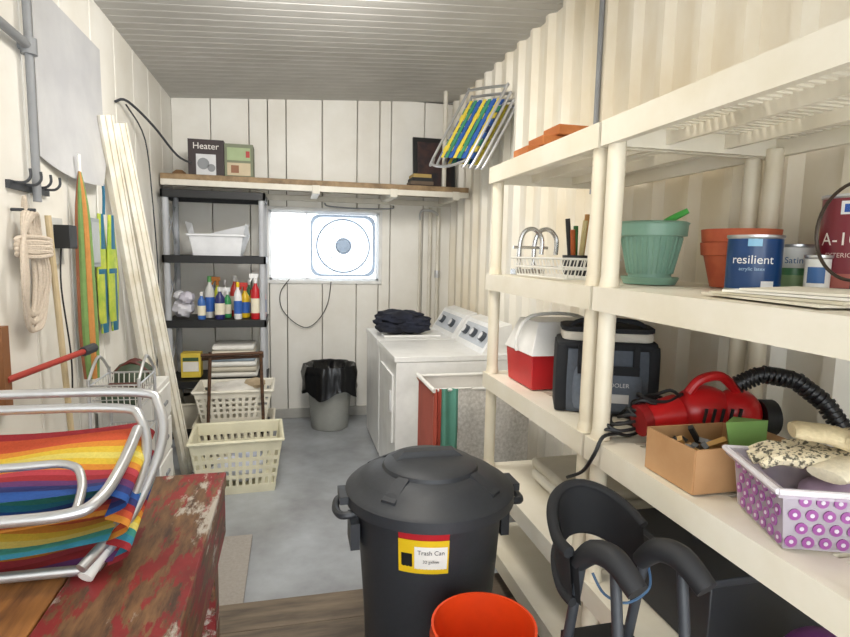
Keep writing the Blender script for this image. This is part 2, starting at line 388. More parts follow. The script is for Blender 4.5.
# ------------------------------------------------------------ leaning planks
b=B('leaning_planks')
pw=mat('#f1eee5',.55,var='#ddd5c2')
for k,(tx,ty,tz_,bx,by) in enumerate([(-.955,3.36,2.27,-.83,4.0),(-.925,3.5,2.26,-.72,4.08)]):
    T=V((tx,ty,tz_));Bo=V((bx,by,0));d=(T-Bo).normalized()
    side=V((.55,.7,0)).normalized();side=(side-d*side.dot(d)).normalized();nn=d.cross(side)
    hw=.04
    q=[Bo+side*a*hw+nn*c*.012 for a,c in((-1,-1),(1,-1),(1,1),(-1,1))]
    w_=[T+side*a*hw+nn*c*.012 for a,c in((-1,-1),(1,-1),(1,1),(-1,1))]
    b.hexa(q,w_,pw)
    for e in(-1,0,1):
        q2=[Bo+side*(e*hw*.86+a*.005)+nn*(.016+c*.006) for a,c in((-1,-1),(1,-1),(1,1),(-1,1))]
        w2=[T+side*(e*hw*.86+a*.005)+nn*(.016+c*.006) for a,c in((-1,-1),(1,-1),(1,1),(-1,1))]
        b.hexa(q2,w2,pw)
        q2=[p-nn*.032 for p in q2];w2=[p-nn*.032 for p in w2];b.hexa(q2,w2,pw)
b.fin(bevel=.002)
# ------------------------------------------------------------ washer & dryer
wm=mat('#f3f3f1',.28);
def appliance(n,ya,yb,fm_):
    b=B(n);x0,x1=.65,1.46
    b.box(((x0+x1)/2,(ya+yb)/2,.45),(x1-x0,yb-ya,.86),wm)
    b.box(((x0+x1)/2-.005,(ya+yb)/2,.9),(x1-x0+.015,yb-ya+.006,.035),wm)
    y0,y1=ya+.02,yb-.02;xc=1.23
    b.hexa([(xc,y0,.915),(1.46,y0,.915),(1.46,y1,.915),(xc,y1,.915)],[(xc+.12,y0,1.10),(1.44,y0,1.12),(1.44,y1,1.12),(xc+.12,y1,1.10)],wm)
    nrm=V((-.185,0,.12)).normalized()
    def on(u,v,o=.003):
        return V((xc+.12*v,y0+(y1-y0)*u,.915+.185*v))+nrm*o
    q=[on(.06,.2),on(.94,.2),on(.94,.85),on(.06,.85)];b.hexa([p-nrm*.004 for p in q],q,mat('#c6cbd2',.35))
    for u in fm_:
        p=on(u,.52);b.cyl(p,p+nrm*.03,.035,mat('#4a5058',.35),20);b.cyl(p+nrm*.03,p+nrm*.034,.026,mat('#e8e8ea',.3),20)
    return b,x0,x1
b,x0,x1=appliance('dryer',3.48,4.17,(.2,.5,.78))
b.box((x0-.004,3.82,.55),(.014,.5,.46),wm);b.box((x0-.016,3.6,.6),(.014,.03,.14),mat('#d0d0d0',.3))
b.box((x0+.02,3.82,.01),(.03,.6,.02),mat('#888888',.5));b.fin(bevel=.01)
b,x0,x1=appliance('washing_machine',4.21,4.9,(.25,.7))
b.box((.94,4.555,.925),(.46,.46,.014),wm);b.box((.71,4.555,.934),(.02,.14,.01),mat('#d5d5d8',.3));b.box((.67,4.555,.01),(.03,.6,.02),gray);b.fin(bevel=.01)
b=B('dark_clothes_pile')
for k in range(11):
    b.ball((.80+.055*(k%4)+random.uniform(-.02,.02),4.40+.08*(k%3),.99+.035*(k//4)),.13,mat('#23283a',.9,var='#14161f'),18,(1.1,.8,.42),.18)
b.fin()
# ------------------------------------------------------------ small trash can with bag
b=B('waste_basket');c=(.33,5.02,0);gm=mat('#a5a6a0',.5)
b.lathe(c,[(0,0),(.16,0),(.165,.01),(.2,.44)],gm,28)
bag=mat('#0e0f12',.25)
def bagf(u,v):
    a=u*2*math.pi;wr=1+.045*math.sin(a*9)+.03*math.sin(a*17+v*4)
    j=min(5,int(v*5.01))
    r=[.17,.2,.225,.245,.235,.245][j]*wr
    z=[.44,.57,.58,.5,.40+.02*math.sin(a*5),.33+.04*math.sin(a*4)][j]
    return (c[0]+r*math.cos(a),c[1]+r*math.sin(a),z)
b.sheet(60,5,bagf,bag);b.fin(ang=70)
# ------------------------------------------------------------ folding hamper
b=B('laundry_hamper')
hx0,hx1,hy0,hy1=.74,1.30,2.86,3.22
cw=mat('#b5763c',.5)
for yv in(hy0,hy1):
    b.cyl((hx0,yv,.0),(hx1,yv,.84),.011,cw,8);b.cyl((hx1,yv+.02,.0),(hx0,yv+.02,.84),.011,cw,8)
for xx in(hx0,hx1):b.cyl((xx,hy0-.02,.85),(xx,hy1+.04,.85),.012,white,8)
for yv in (hy0,hy1):b.cyl((hx0,yv,.85),(hx1,yv,.85),.01,white,8)
def bagsh(u0,u1,m_,z0):
    xa=hx0+(hx1-hx0)*u0;xb=hx0+(hx1-hx0)*u1
    b.sheet(14,10,lambda u,v:(xa+(xb-xa)*u,hy0-.012+.012*math.sin(u*9+xa*20)-.02*math.sin(v*3)*math.sin(u*3.1),.86-(.86-z0)*v),m_)
bagsh(.0,.07,mat('#b5503f',.8),.42);bagsh(.07,.24,mat('#5f9a88',.8),.36)
mesh_m=mat('#dcdad6',.8,var='#b9b6b0',scale=60,alpha=.85)
bagsh(.24,1,mesh_m,.25)
b.sheet(6,6,lambda u,v:(hx0,hy0+(hy1-hy0)*u,.86-.5*v),mat('#b0584a',.8))
b.sheet(6,6,lambda u,v:(hx1,hy0+(hy1-hy0)*u,.86-.55*v),mesh_m)
b.sheet(6,6,lambda u,v:(hx0+(hx1-hx0)*u,hy1,.86-.55*v),white)
b.ball((1.02,3.04,.68),.18,mat('#e6e1da',.9),20,(1.2,.8,.6),.12)
b.fin()
# ------------------------------------------------------------ big trash can
b=B('trash_can');c=V((.46,1.80,PZ));tm=mat('#303338',.48,bump=.05,scale=60)
b.lathe(c,[(0,0),(.205,0),(.215,.015),(.222,.2),(.236,.4),(.246,.56),(.25,.60),(.27,.605),(.272,.63),(.262,.64)],tm,64)
b.lathe(c,[(.28,.610),(.289,.615),(.289,.65),(.277,.662),(.255,.668),(.235,.69),(.19,.712),(.165,.718),(.16,.73),(.15,.736),(.09,.744),(0,.746)],tm,64)
b.hexa([c+V((-.13,.0,.733)),c+V((.13,.0,.733)),c+V((.13,.07,.733)),c+V((-.13,.07,.733))],[c+V((-.09,.015,.762)),c+V((.09,.015,.762)),c+V((.09,.055,.762)),c+V((-.09,.055,.762))],tm)
for k in range(4):
    a=math.pi/4+k*math.pi/2
    u=V((math.cos(a),math.sin(a),0));b.hexa([c+u*.165+V((-u.y,u.x,0))*.025+V((0,0,.70)),c+u*.165-V((-u.y,u.x,0))*.025+V((0,0,.70)),c+u*.25-V((-u.y,u.x,0))*.03+V((0,0,.66)),c+u*.25+V((-u.y,u.x,0))*.03+V((0,0,.66))],[c+u*.165+V((-u.y,u.x,0))*.02+V((0,0,.727)),c+u*.165-V((-u.y,u.x,0))*.02+V((0,0,.727)),c+u*.25-V((-u.y,u.x,0))*.025+V((0,0,.681)),c+u*.25+V((-u.y,u.x,0))*.025+V((0,0,.681))],tm)
for sgn in(-1,1):
    base=c+V((sgn*.262,0,.60))
    b.tube([base+V((0,-.07,0)),base+V((sgn*.045,-.065,-.005)),base+V((sgn*.06,0,-.01)),base+V((sgn*.045,.065,-.005)),base+V((0,.07,0))],.013,tm,8)
    b.box(base+V((sgn*.02,0,.035)),(.06,.1,.025),tm)
    b.box(base+V((0,0,-.09)),(.03,.11,.09),tm)
ac=math.atan2(-1.80,-.46)
b.lathe(c,[(.2435,.465),(.2510,.575)],mat('#f0c81e',.4),14,ac-.38,ac+.26)
b.lathe(c,[(.2445,.48),(.2515,.555)],mat('#f4f2ea',.4),14,ac-.17,ac+.24)
b.lathe(c,[(.2475,.572),(.2525,.598)],mat('#c22630',.4),14,ac-.38,ac+.26)
b.lathe(c,[(.2448,.485),(.2490,.53)],black,8,ac-.34,ac-.20)
b.wrap('Trash Can',.020,black,c,.2516,.53,ac+.035);b.wrap('32 gallon',.014,dgray,c,.2512,.503,ac+.035)
b.fin(recalc=False)
b=B('orange_bucket');om=mat('#ee4c1c',.35)
for dz in(0,.08):
    c=(.50,1.33,PZ+dz);b.lathe(c,[(0,.003),(.12,0),(.139,.30),(.147,.30),(.147,.335),(.141,.36),(.143,.37),(.136,.37),(.132,.3),(.115,.01),(0,.01)],om,40)
b.fin(recalc=False)
# ------------------------------------------------------------ white shelving units
sm=mat('#ede7d8',.42,var='#e2dac5',scale=3)
sp=mat('#e7dfcb',.42,var='#dcd1b8',scale=3)
TZ=(1.965,1.495,1.045,.60,.29)
def shelving(n,ya,yb,floorz_far):
    b=B(n);x0,x1=.86,1.46
    for z in TZ:
        hgt=.07
        for c,d in [((x0+.012,(ya+yb)/2,z-hgt/2),(.024,yb-ya,hgt)),((x1-.012,(ya+yb)/2,z-hgt/2),(.024,yb-ya,hgt)),(((x0+x1)/2,ya+.012,z-hgt/2),(x1-x0-.048,.024,hgt)),(((x0+x1)/2,yb-.012,z-hgt/2),(x1-x0-.048,.024,hgt))]:b.box(c,d,sm)
        if z<1 or 1.4<z<1.6:
            b.box(((x0+x1)/2,(ya+yb)/2,z-.007),(x1-x0-.04,yb-ya-.04,.012),sm)
        else:
            for xx in(x0+.06,x1-.06):b.box((xx,(ya+yb)/2,z-.010),(.1,yb-ya-.05,.016),sm)
            b.box(((x0+x1)/2,(ya+yb)/2,z-.0115),(.05,yb-ya-.05,.016),sm)
            for k in (0,.333,.667,1):
                b.box(((x0+x1)/2,ya+.055+(yb-ya-.11)*k,z-.0095),(x1-x0-.05,.07,.012),sm)
        y=ya+.06
        while y<yb-.05:
            b.box(((x0+x1)/2,y,z-.0155),(x1-x0-.06,.012,.022),sm);y+=.026
        for xx in(x0+.2,x0+.4):b.box((xx,(ya+yb)/2,z-.036),(.014,yb-ya-.04,.045),sm)
    for xx in(x0+.033,x1-.033):
        for yv,fz in((ya+.033,PZ),(yb-.033,floorz_far)):
            zs=[fz]+sorted(TZ)
            for za,zb in zip(zs[:-1],zs[1:]):
                b.cyl((xx,yv,za),(xx,yv,zb-.05),.025,sp,20)
                b.cone((xx,yv,za),(xx,yv,za+.03),.030,.025,sp,20)
    return b.fin()
shelving('storage_shelf_unit',.57,1.485,PZ);shelving('storage_shelf_unit',1.50,2.42,0)
Z1,Z2,Z3,Z4=[t+.002 for t in TZ[:4]]
# --- tier 2 items
b=B('plant_pot');c=(1.14,1.62,Z2);gp=mat('#7fa592',.4)
b.lathe(c,[(0,0),(.08,0),(.09,.022),(.086,.024),(.07,.012),(.066,.03),(.092,.15),(.094,.155),(.106,.155),(.108,.19),(.112,.195),(.104,.2),(.1,.19),(.09,.15),(.06,.03),(0,.03)],gp,48)
for k in range(30):
    a=2*math.pi*k/30;b.cyl(V(c)+V((.0685*math.cos(a),.0685*math.sin(a),.035)),V(c)+V((.0925*math.cos(a),.0925*math.sin(a),.15)),.0035,gp,6)
b.lathe(c,[(0,.15),(.088,.15)],mat('#4a3526',.9,bump=.5,scale=50),30)
b.fin(recalc=False)
b=B('garden_scoop');g2=mat('#4cae4a',.35);b.tube([(1.15,1.61,Z2+.165),(1.17,1.59,Z2+.2),(1.215,1.55,Z2+.235)],[.014,.012,.009],g2,8);b.ball((1.14,1.62,Z2+.185),.045,g2,14,(1,.8,.3));b.fin()
b=B('terracotta_pot');tc_=mat('#cf6d48',.7,var='#b9563a',scale=12)
for dz in(0,.04):
    c=(1.335,1.46,Z2+dz);b.lathe(c,[(0,0),(.075,0),(.098,.095),(.106,.097),(.11,.135),(.102,.135),(.094,.095),(.07,.01),(0,.01)],tc_,44)
b.fin(recalc=False)
def can(n,x,y,z,r,h,c,band=None,texts=(),lid='#c9cacc'):
    b=B(n);m=mat(c,.28)
    b.lathe((x,y,z),[(0,0),(r,0),(r+.002,.004),(r,.008)],alu,40);b.lathe((x,y,z),[(r,.008),(r,h-.01)],m,40)
    b.lathe((x,y,z),[(r,h-.01),(r+.003,h-.006),(r+.003,h),(r-.004,h),(r-.006,h-.006),(r-.016,h-.006),(r-.018,h-.002),(0,h-.002)],mat(lid,.3,.8),40)
    ac=math.atan2(-y,-x)
    for (z0,z1,a0,a1,cc) in (band or []):
        b.lathe((x,y,z),[(r+.0008,h*z0),(r+.0008,h*z1)],mat(cc,.4),16,ac+a0,ac+a1)
    for (t,sz,zz,da,cc) in texts:b.wrap(t,sz,mat(cc,.4),(x,y,z),r+.0016,h*zz,ac+da)
    return b.fin(recalc=False)
can('paint_can',1.215,1.275,Z2,.066,.15,'#123f74',[(.05,.2,.3,.8,'#e8e8e8'),(.80,.93,-.25,.25,'#8fc7e8')],[('resilient',.032,.5,-.05,'#f4f4f4'),('acrylic latex',.013,.38,-.05,'#a9c9e8')])
can('paint_can',1.375,1.295,Z2,.046,.13,'#5f9a68',[(.5,.95,-1.2,1.2,'#e9eae6'),(.1,.35,-.7,.7,'#9fc08a')],[('Satin',.024,.6,-.1,'#3c6fa0')])
can('paint_can',1.29,1.15,Z2,.028,.10,'#e8e8e4',[(.3,.7,-.8,.6,'#2d5f9a')])
can('paint_can',1.385,1.14,Z2,.075,.25,'#7a2230',[(.8,.93,-.45,-.05,'#e8e8e8'),(.82,.9,-.35,-.15,'#2255aa'),(.08,.22,-.6,.4,'#a55a50')],[('A-100',.045,.5,-.3,'#f0e9e0'),('EXTERIOR',.016,.38,-.35,'#e0c8c0')])
b=B('paper_stack')
for k in range(4):b.box((1.06+.01*k,.96-.01*k,Z2+.004+.006*k),(.26,.34-.03*k,.005),mat(['#e6e0cf','#d9d2bd','#f2efe6','#e8e2d2'][k],.7),(0,0,.15*k-.1))
b.fin()
b=B('wire_hoop');b.tube([(1.22,1.0+.1*math.cos(t*math.pi/8),1.65+.11*math.sin(t*math.pi/8)) for t in range(16)],.004,mat('#4a4038',.4,.5),8,closed=True,sub=3);b.cyl((1.22,1.0,Z2),(1.22,1.0,1.545),.004,black,6);b.fin()
b=B('dish_rack');rx0,rx1,ry0,ry1=.90,1.12,1.76,2.22;wr=mat('#e9e7e0',.4)
for z,e in((Z2+.006,.02),(Z2+.04,.01),(Z2+.075,0)):
    b.tube([(rx0+e,ry0+e,z),(rx1-e,ry0+e,z),(rx1-e,ry1-e,z),(rx0+e,ry1-e,z)],.004,wr,6,closed=True,sub=1)
for k in range(15):
    y=ry0+.02+(ry1-ry0-.04)*k/14;b.tube([(rx0,y,Z2+.075),(rx0+.02,y,Z2+.006),(rx1-.02,y,Z2+.006),(rx1,y,Z2+.075)],.0025,wr,5,sub=1)
for k in range(7):
    x=rx0+.03+(rx1-rx0-.06)*k/6;b.tube([(x,ry0,Z2+.075),(x,ry0+.02,Z2+.006),(x,ry1-.02,Z2+.006),(x,ry1,Z2+.075)],.0025,wr,5,sub=1)
b.fin()
b=B('faucet')
for dx in(0,.07):
    b.tube([(.99+dx,2.35,Z2),(.99+dx,2.35,Z2+.13),(1.01+dx,2.345,Z2+.19),(1.05+dx,2.335,Z2+.2),(1.08+dx,2.32,Z2+.16),(1.08+dx,2.32,Z2+.09)],.010,chrome,10)
b.box((1.03,2.345,Z2+.012),(.14,.06,.024),chrome);b.cyl((.96,2.35,Z2+.12),(1.12,2.34,Z2+.12),.007,chrome,8);b.fin()
b=B('tool_caddy');tx,ty=1.23,2.28;b.lathe((tx,ty,Z2),[(0,0),(.055,0),(.06,.09),(.055,.09),(.05,.01),(0,.01)],dgray,24)
for k,(c_,h) in enumerate((('#d9a05a',.27),('#3f8a45',.22),('#2a2a2a',.25),('#c9652a',.2),('#e9d9a0',.24))):
    a=k*1.25;b.cyl((tx+.02*math.cos(a),ty+.02*math.sin(a),Z2+.01),(tx+.045*math.cos(a),ty+.045*math.sin(a),Z2+h),.011,mat(c_,.5),8)
b.fin(recalc=False)
b=B('brick_stack')
for k in range(3):b.box((1.02+.03*k,2.15-.02*k,Z1+.020+.040*k),(.26-.05*k,.14,.038),mat('#c27a45',.8,var='#a5602f'))
b.fin(bevel=.004)
# --- tier 3 items
b=B('soft_cooler_bag');q=Euler((0,0,-.42));cc=V((1.085,1.77,Z3));gr=mat('#565d67',.8,bump=.15,scale=80);bk2=mat('#1f2125',.85)
def rp(p):return cc+q.to_matrix()@V(p)
b.rbox(rp,(0,0,0),.32,.20,.235,.045,gr,.05);b.rbox(rp,(0,0,.22),.325,.205,.028,.045,bk2,.03);b.rbox(rp,(0,0,.246),.30,.18,.034,.04,mat('#d5cfc2',.85),.02);b.rbox(rp,(0,0,.278),.31,.19,.018,.045,bk2)
for sx in(-.148,.148):b.rbox(rp,(sx,0,.0),.045,.205,.232,.02,bk2,.04)
b.rbox(rp,(0,-.09,.015),.22,.06,.145,.028,mat('#6a7380',.85,bump=.15,scale=80),.06)
b.box(rp((0,-.122,.155)),(.20,.008,.03),bk2,q);b.box(rp((.03,-.125,.06)),(.08,.004,.03),mat('#e0e0e0',.6),q)
b.text('COOLER',.020,mat('#e6e6e6',.5),lambda x,y:rp((.03+x,-.128,.10+y)))
b.tube([rp((-.13,-.06,.27)),rp((-.09,-.065,.315)),rp((.09,-.065,.315)),rp((.13,-.06,.27))],.009,bk2,8)
for sx in(-.09,.09):b.box(rp((sx,-.112,.19)),(.02,.012,.09),bk2,q)
b.fin(ang=45)
b=B('cooler_box');X0,X1=.93,1.27;Yc0,Yc1=2.03,2.28
b.hexa([(X0,Yc0,Z3),(X1-.02,Yc0,Z3),(X1-.02,Yc1,Z3),(X0,Yc1,Z3)],[(X0-.01,Yc0-.01,Z3+.14),(X1,Yc0-.01,Z3+.14),(X1,Yc1+.01,Z3+.14),(X0-.01,Yc1+.01,Z3+.14)],mat('#c8282c',.4))
b.hexa([(X0-.015,Yc0-.02,Z3+.14),(X1+.005,Yc0-.02,Z3+.14),(X1+.005,Yc1+.02,Z3+.14),(X0-.015,Yc1+.02,Z3+.14)],[(.96,Yc0+.03,Z3+.27),(1.24,Yc0+.03,Z3+.27),(1.24,Yc1-.03,Z3+.27),(.96,Yc1-.03,Z3+.27)],mat('#f0efec',.4))
b.tube([(X0-.02,2.15,Z3+.14),(X0-.022,2.15,Z3+.20),(X0+.04,2.15,Z3+.285),(1.18,2.15,Z3+.285),(X1+.01,2.15,Z3+.20),(X1+.01,2.15,Z3+.14)],.008,white,8);b.fin(bevel=.012)
b=B('handheld_vacuum');rd=mat('#c21a1e',.3)
b.ball((1.17,1.37,Z3+.09),.082,rd,28,(1.15,.85,.95));b.cone((1.08,1.37,Z3+.085),(.99,1.375,Z3+.075),.058,.042,rd,24);b.cyl((.99,1.375,Z3+.075),(.965,1.377,Z3+.07),.046,mat('#8a1216',.4),20)
b.ball((1.26,1.34,Z3+.09),.072,rd,24,(1,.9,1));b.cyl((1.32,1.32,Z3+.08),(1.36,1.31,Z3+.08),.052,black,20)
b.tube([(1.11,1.36,Z3+.15),(1.14,1.35,Z3+.19),(1.2,1.34,Z3+.2),(1.25,1.33,Z3+.155)],.014,rd,10)
for k in range(5):b.cyl((1.12+.025*k,1.301-.004*k,Z3+.08),(1.12+.025*k,1.293-.004*k,Z3+.12),.005,black,6)
b.box((1.17,1.37,Z3+.008),(.18,.1,.016),black);b.fin()
b=B('vacuum_hose')
pts=[(1.20,1.28,Z3+.19),(1.25,1.25,Z3+.225),(1.32,1.21,Z3+.215),(1.38,1.17,Z3+.16),(1.41,1.13,Z3+.09),(1.41,1.10,Z3+.035)]
P=[V(p) for p in pts];hm=mat('#1b1b1e',.4)
b.tube(pts,.02,hm,12,sub=6)
for k in range(len(P)-1):
    for j in range(6):
        a=P[k].lerp(P[k+1],j/6);bb=P[k].lerp(P[k+1],j/6+.08);b.cyl(a,bb,.025,hm,12)
b.fin()
b=B('extension_cord')
for k in range(8):
    cx_,cy_=.955+.012*k,1.445-.008*k
    b.tube([(cx_+.06*math.cos(t*math.pi/4)+.01*math.sin(k+t),cy_+.035*math.sin(t*math.pi/4),Z3+.014+.016*k+.02*math.sin(t+k)**2) for t in range(8)],.005,black,6,closed=True)
b.tube([(.93,1.42,Z3+.02),(.87,1.40,Z3+.02),(.845,1.4,Z3-.03),(.84,1.45,Z3-.1),(.845,1.55,Z3-.16)],.0055,black,6);b.fin()
def opencarton(n,x0,x1,y0,y1,z,h,m):
    b=B(n);t=.005
    b.box(((x0+x1)/2,(y0+y1)/2,z+t/2),(x1-x0,y1-y0,t),m)
    b.box((x0,(y0+y1)/2,z+h/2),(t,y1-y0,h),m);b.box((x1,(y0+y1)/2,z+h/2),(t,y1-y0,h),m)
    b.box(((x0+x1)/2,y0,z+h/2),(x1-x0,t,h),m);b.box(((x0+x1)/2,y1,z+h/2),(x1-x0,t,h),m)
    return b
kb=mat('#c49a6e',.8,var='#b08458',scale=3)
b=opencarton('cardboard_box',.885,1.11,1.045,1.22,Z3,.105,kb)
b.box((1.14,1.13,Z3+.105),(.07,.15,.004),kb,(0,.15,0));b.fin()
b=B('green_paper');b.hexa([(1.03,1.08,Z3+.02),(1.09,1.06,Z3+.02),(1.085,1.16,Z3+.02)],[(1.0,1.09,Z3+.15),(1.09,1.06,Z3+.16),(1.085,1.16,Z3+.14)],mat('#7fa85a',.7))
b.fin()
b=B('hardware_pile')
for k in range(16):b.box((.925+.005*k,1.08+.11*random.random(),Z3+.035+.06*random.random()),(.05,.015,.012),mat(['#4a4a4a','#1c1c1c','#b58a4a','#8a8a8a'][k%4],.5),(random.random(),random.random(),random.random()*3))
b.fin()
tcx,tcy=1.070,.845
b=tub('plastic_tote',(tcx,tcy,Z3),.34,.21,.12,mat('#dcd3de',.25,alpha=.5),taper=.92)
pu=mat('#9a4f98',.3);pu2=mat('#dcd3de',.3)
for r in range(4):
    z=Z3+.016+.027*r;tp=.92+.08*(z-Z3)/.12
    for k in range(11):
        x=tcx-.145+.03*k+(.015 if r%2 else 0)
        if x<tcx+.155:
            for sg in(-1,1):
                p=V((x,tcy+sg*(.105*tp+.001),z));b.cyl(p,p+V((0,sg*.002,0)),.011,pu,14);b.cyl(p,p+V((0,sg*.003,0)),.004,pu2,10)
    for k in range(7):
        y=tcy-.085+.03*k+(.015 if r%2 else 0)
        if y<tcy+.095:
            for sg in(-1,1):
                p=V((tcx+sg*(.17*tp+.001),y,z));b.cyl(p,p+V((sg*.002,0,0)),.011,pu,14);b.cyl(p,p+V((sg*.003,0,0)),.004,pu2,10)
rim=[V((tcx+sx*.184,tcy+sy*.119,Z3+.118)) for sx,sy in((-1,-1),(1,-1),(1,1),(-1,1))]
for k in range(4):b.cyl(rim[k],rim[(k+1)%4],.006,mat('#efeaf0',.3),8)
b.fin(recalc=False,rotz=math.radians(-20))
b=B('work_gloves')
gl=mat('#e2d6b8',.9,var='#5b5648',scale=110,contrast=(.42,.5));gl2=mat('#e9dfc6',.9,bump=.3,scale=90);gl3=mat('#d8c7a0',.9,bump=.3,scale=90)
def glove(ox,oy,oz,ang,m,tilt=0):
    Mz=Matrix.Rotation(ang,3,'Z')@Matrix.Rotation(tilt,3,'Y')
    def w(p):return Mz@V(p)+V((ox,oy,oz))
    i=b.mi(m)
    rings=[]
    for (x,hw,hh) in((-.12,.036,.012),(-.11,.04,.016),(-.06,.034,.018),(-.02,.044,.02),(.02,.048,.018),(.045,.046,.012)):
        rings.append([b.bm.verts.new(w((x,hw*math.cos(t*math.pi/8),hh*math.sin(t*math.pi/8)+.004*math.sin(x*60)))) for t in range(16)])
    for A_,C_ in zip(rings[:-1],rings[1:]):
        for k in range(16):b.bm.faces.new((A_[k],A_[(k+1)%16],C_[(k+1)%16],C_[k])).material_index=i
    b.bm.faces.new(rings[0][::-1]).material_index=i;b.bm.faces.new(rings[-1]).material_index=i
    for k in range(4):
        yy=-.034+.023*k;b.tube([w((.03,yy,.0)),w((.07,yy*1.15,.008)),w((.105+.01*(k in(1,2)),yy*1.3,-.004))],[.013,.0125,.009],m,8)
    b.tube([w((-.03,-.03,.0)),w((0,-.062,.005)),w((.035,-.078,.0))],[.015,.013,.010],m,8)
glove(1.02,.875,Z3+.143,2.6,gl,.1);glove(1.10,.84,Z3+.148,.2,gl2,-.12);glove(1.13,.85,Z3+.175,1.0,gl,.15);glove(1.07,.82,Z3+.19,-.6,gl3,.1);b.fin()
b=B('fabric_bundle');b.ball((tcx,tcy,Z3+.062),.082,mat('#b9a0b8',.9),20,(1.25,.8,.62),.1);b.fin()
b=B('purple_ball');b.ball((1.1,.86,Z4+.1),.1,mat('#7a3a86',.4),24);b.fin()
b=B('folded_linens')
for k,c_ in enumerate(('#e6e2d6','#cfc8b8')):b.box((1.2,2.0,Z4+.03+.05*k),(.36,.4,.045),mat(c_,.9))
b.fin(bevel=.015)
b=B('tool_case');b.box((1.18,1.25,Z4+.1),(.4,.36,.2),mat('#23252a',.5));b.box((1.18,1.25,Z4+.205),(.42,.38,.02),mat('#33363c',.5));b.tube([(1.08,1.25,Z4+.21),(1.1,1.25,Z4+.25),(1.26,1.25,Z4+.25),(1.28,1.25,Z4+.21)],.01,black,8);b.fin(bevel=.008)
# ------------------------------------------------------------ rollator walker
rub=mat('#1a1b1e',.8)
b=B('rollator_walker')
def band(u,v):
    a=-.25+(math.pi+.1)*u
    return (.705-.115*math.cos(a)+.015*v,1.10+.15*math.sin(a),1.00-.12*v-.07*(1-max(0,math.sin(a))))
b.sheet(24,4,band,rub)
b.sheet(24,4,lambda u,v:V(band(u,v))+V((.012*math.cos(u*3.1),-.016,0)),rub)
b.tube([V(band(t/10,0)) for t in range(11)],.014,rub,8)
b.tube([V(band(t/10,1)) for t in range(11)],.012,rub,8)
for xx,y0_ in((.655,.98),(.80,.96)):
    b.tube([(xx-.035,y0_+.09,.90),(xx-.02,y0_+.05,.945),(xx,y0_,.95),(xx+.015,y0_-.06,.915)],[.02,.026,.028,.024],mat('#222326',.6),12)
    b.cyl((xx-.03,y0_+.08,.92),(xx-.04,y0_+.2,PZ+.1),.012,dgray,10)
    b.cyl((xx,y0_,.94),(xx,y0_-.12,PZ+.1),.012,dgray,10)
    for yy in(y0_+.2,y0_-.12):
        b.tube([(xx-.02,yy+.08*math.cos(t*math.pi/6),PZ+.094+.08*math.sin(t*math.pi/6)) for t in range(12)],.014,black,8,closed=True,sub=2);b.cyl((xx-.034,yy,PZ+.094),(xx-.006,yy,PZ+.094),.03,gray,12)
b.tube([(.64,1.04,.89),(.66,1.02,.85),(.71,1.01,.83),(.77,1.02,.85),(.78,1.04,.89)],.003,mat('#3a5a7a',.5),6)
b.box((.70,1.03,.68),(.16,.2,.03),black)
b.fin(ang=50)
# ------------------------------------------------------------ workbench
b=B('workbench')
for k in range(3):b.box((-.545-.155*k,1.0,.86),(.15,1.6,.04),wood)
b.box((-.335,1.0,.86),(.26,1.6,.045),redpaint)
b.box((-.225,1.0,.78),(.03,1.6,.2),redpaint)
b.box((-.6,1.785,.77),(.76,.03,.15),redpaint)
for xx in(-.27,-.93):
    for yy in(.3,1.72):b.box((xx,yy,PZ+.34),(.08,.08,.68),redpaint)
b.box((-.6,1.0,.3),(.7,1.5,.03),wood);b.fin(bevel=.004)
b=B('folding_lawn_chair')
rain=['#98222a','#c44e2a','#d5882c','#dab838','#dccb66','#3a8e80','#28809a','#20509a','#28306c','#5e2e64','#b33a46']
rm=[mat(c,.85,bump=.15,scale=150) for c in rain]
seq=[0,1,1,2,3,4,3,2,10,0,9,8,7,7,6,5,6,7,8,0,1,2,3,4,5,6]
def lay(x0,x1,y0,y1,z0,z1,off,sag,ns=14):
    nv=ns*3
    b.sheet(18,nv,lambda u,v:(x0+(x1-x0)*u,y0+(y1-y0)*v+.01*math.sin(u*5+off),z0+(z1-z0)*v-sag*math.sin(math.pi*v)+.012*math.sin(u*9+off+v*3)*math.sin(math.pi*v)-.02*math.sin(u*math.pi)),lambda u,v:rm[seq[(int(v*ns)+off)%len(seq)]])
lay(-.98,-.375,1.50,1.26,1.145,1.075,0,.015,14)
lay(-.98,-.365,1.50,1.24,1.09,1.02,9,.02,13)
lay(-.98,-.375,1.50,1.22,1.03,.975,14,.01,12)
lay(-.98,-.365,1.45,1.24,.95,.915,3,.0,8)
for o,(dz,off) in enumerate(((0,0),(-.055,9),(-.11,14))):
    b.sheet(8,39,lambda u,v:(-.385+.045*math.sin(math.pi*u),1.50-.26*v,1.14+dz-.072*v-.05*u),lambda u,v:rm[seq[(int(v*13)+off)%len(seq)]])
b.tube([(-.98,1.5,1.225),(-.7,1.5,1.225),(-.38,1.5,1.22),(-.325,1.48,1.19),(-.31,1.43,1.11),(-.35,1.34,.99),(-.41,1.25,.9)],.0115,alu,10)
b.tube([(-.98,1.47,1.195),(-.7,1.47,1.195),(-.42,1.47,1.19),(-.36,1.45,1.165),(-.34,1.40,1.08),(-.37,1.3,.98),(-.42,1.2,.93)],.0115,alu,10)
b.tube([(-.98,1.17,1.05),(-.6,1.17,1.055),(-.43,1.17,1.06),(-.38,1.2,1.075),(-.36,1.28,1.11),(-.36,1.42,1.15)],.012,alu,10)
b.tube([(-.98,1.30,1.115),(-.6,1.30,1.115),(-.47,1.30,1.115),(-.43,1.26,1.09),(-.42,1.19,1.055)],.009,alu,10)
b.cyl((-.42,1.22,.899),(-.40,1.27,.93),.016,white,10)
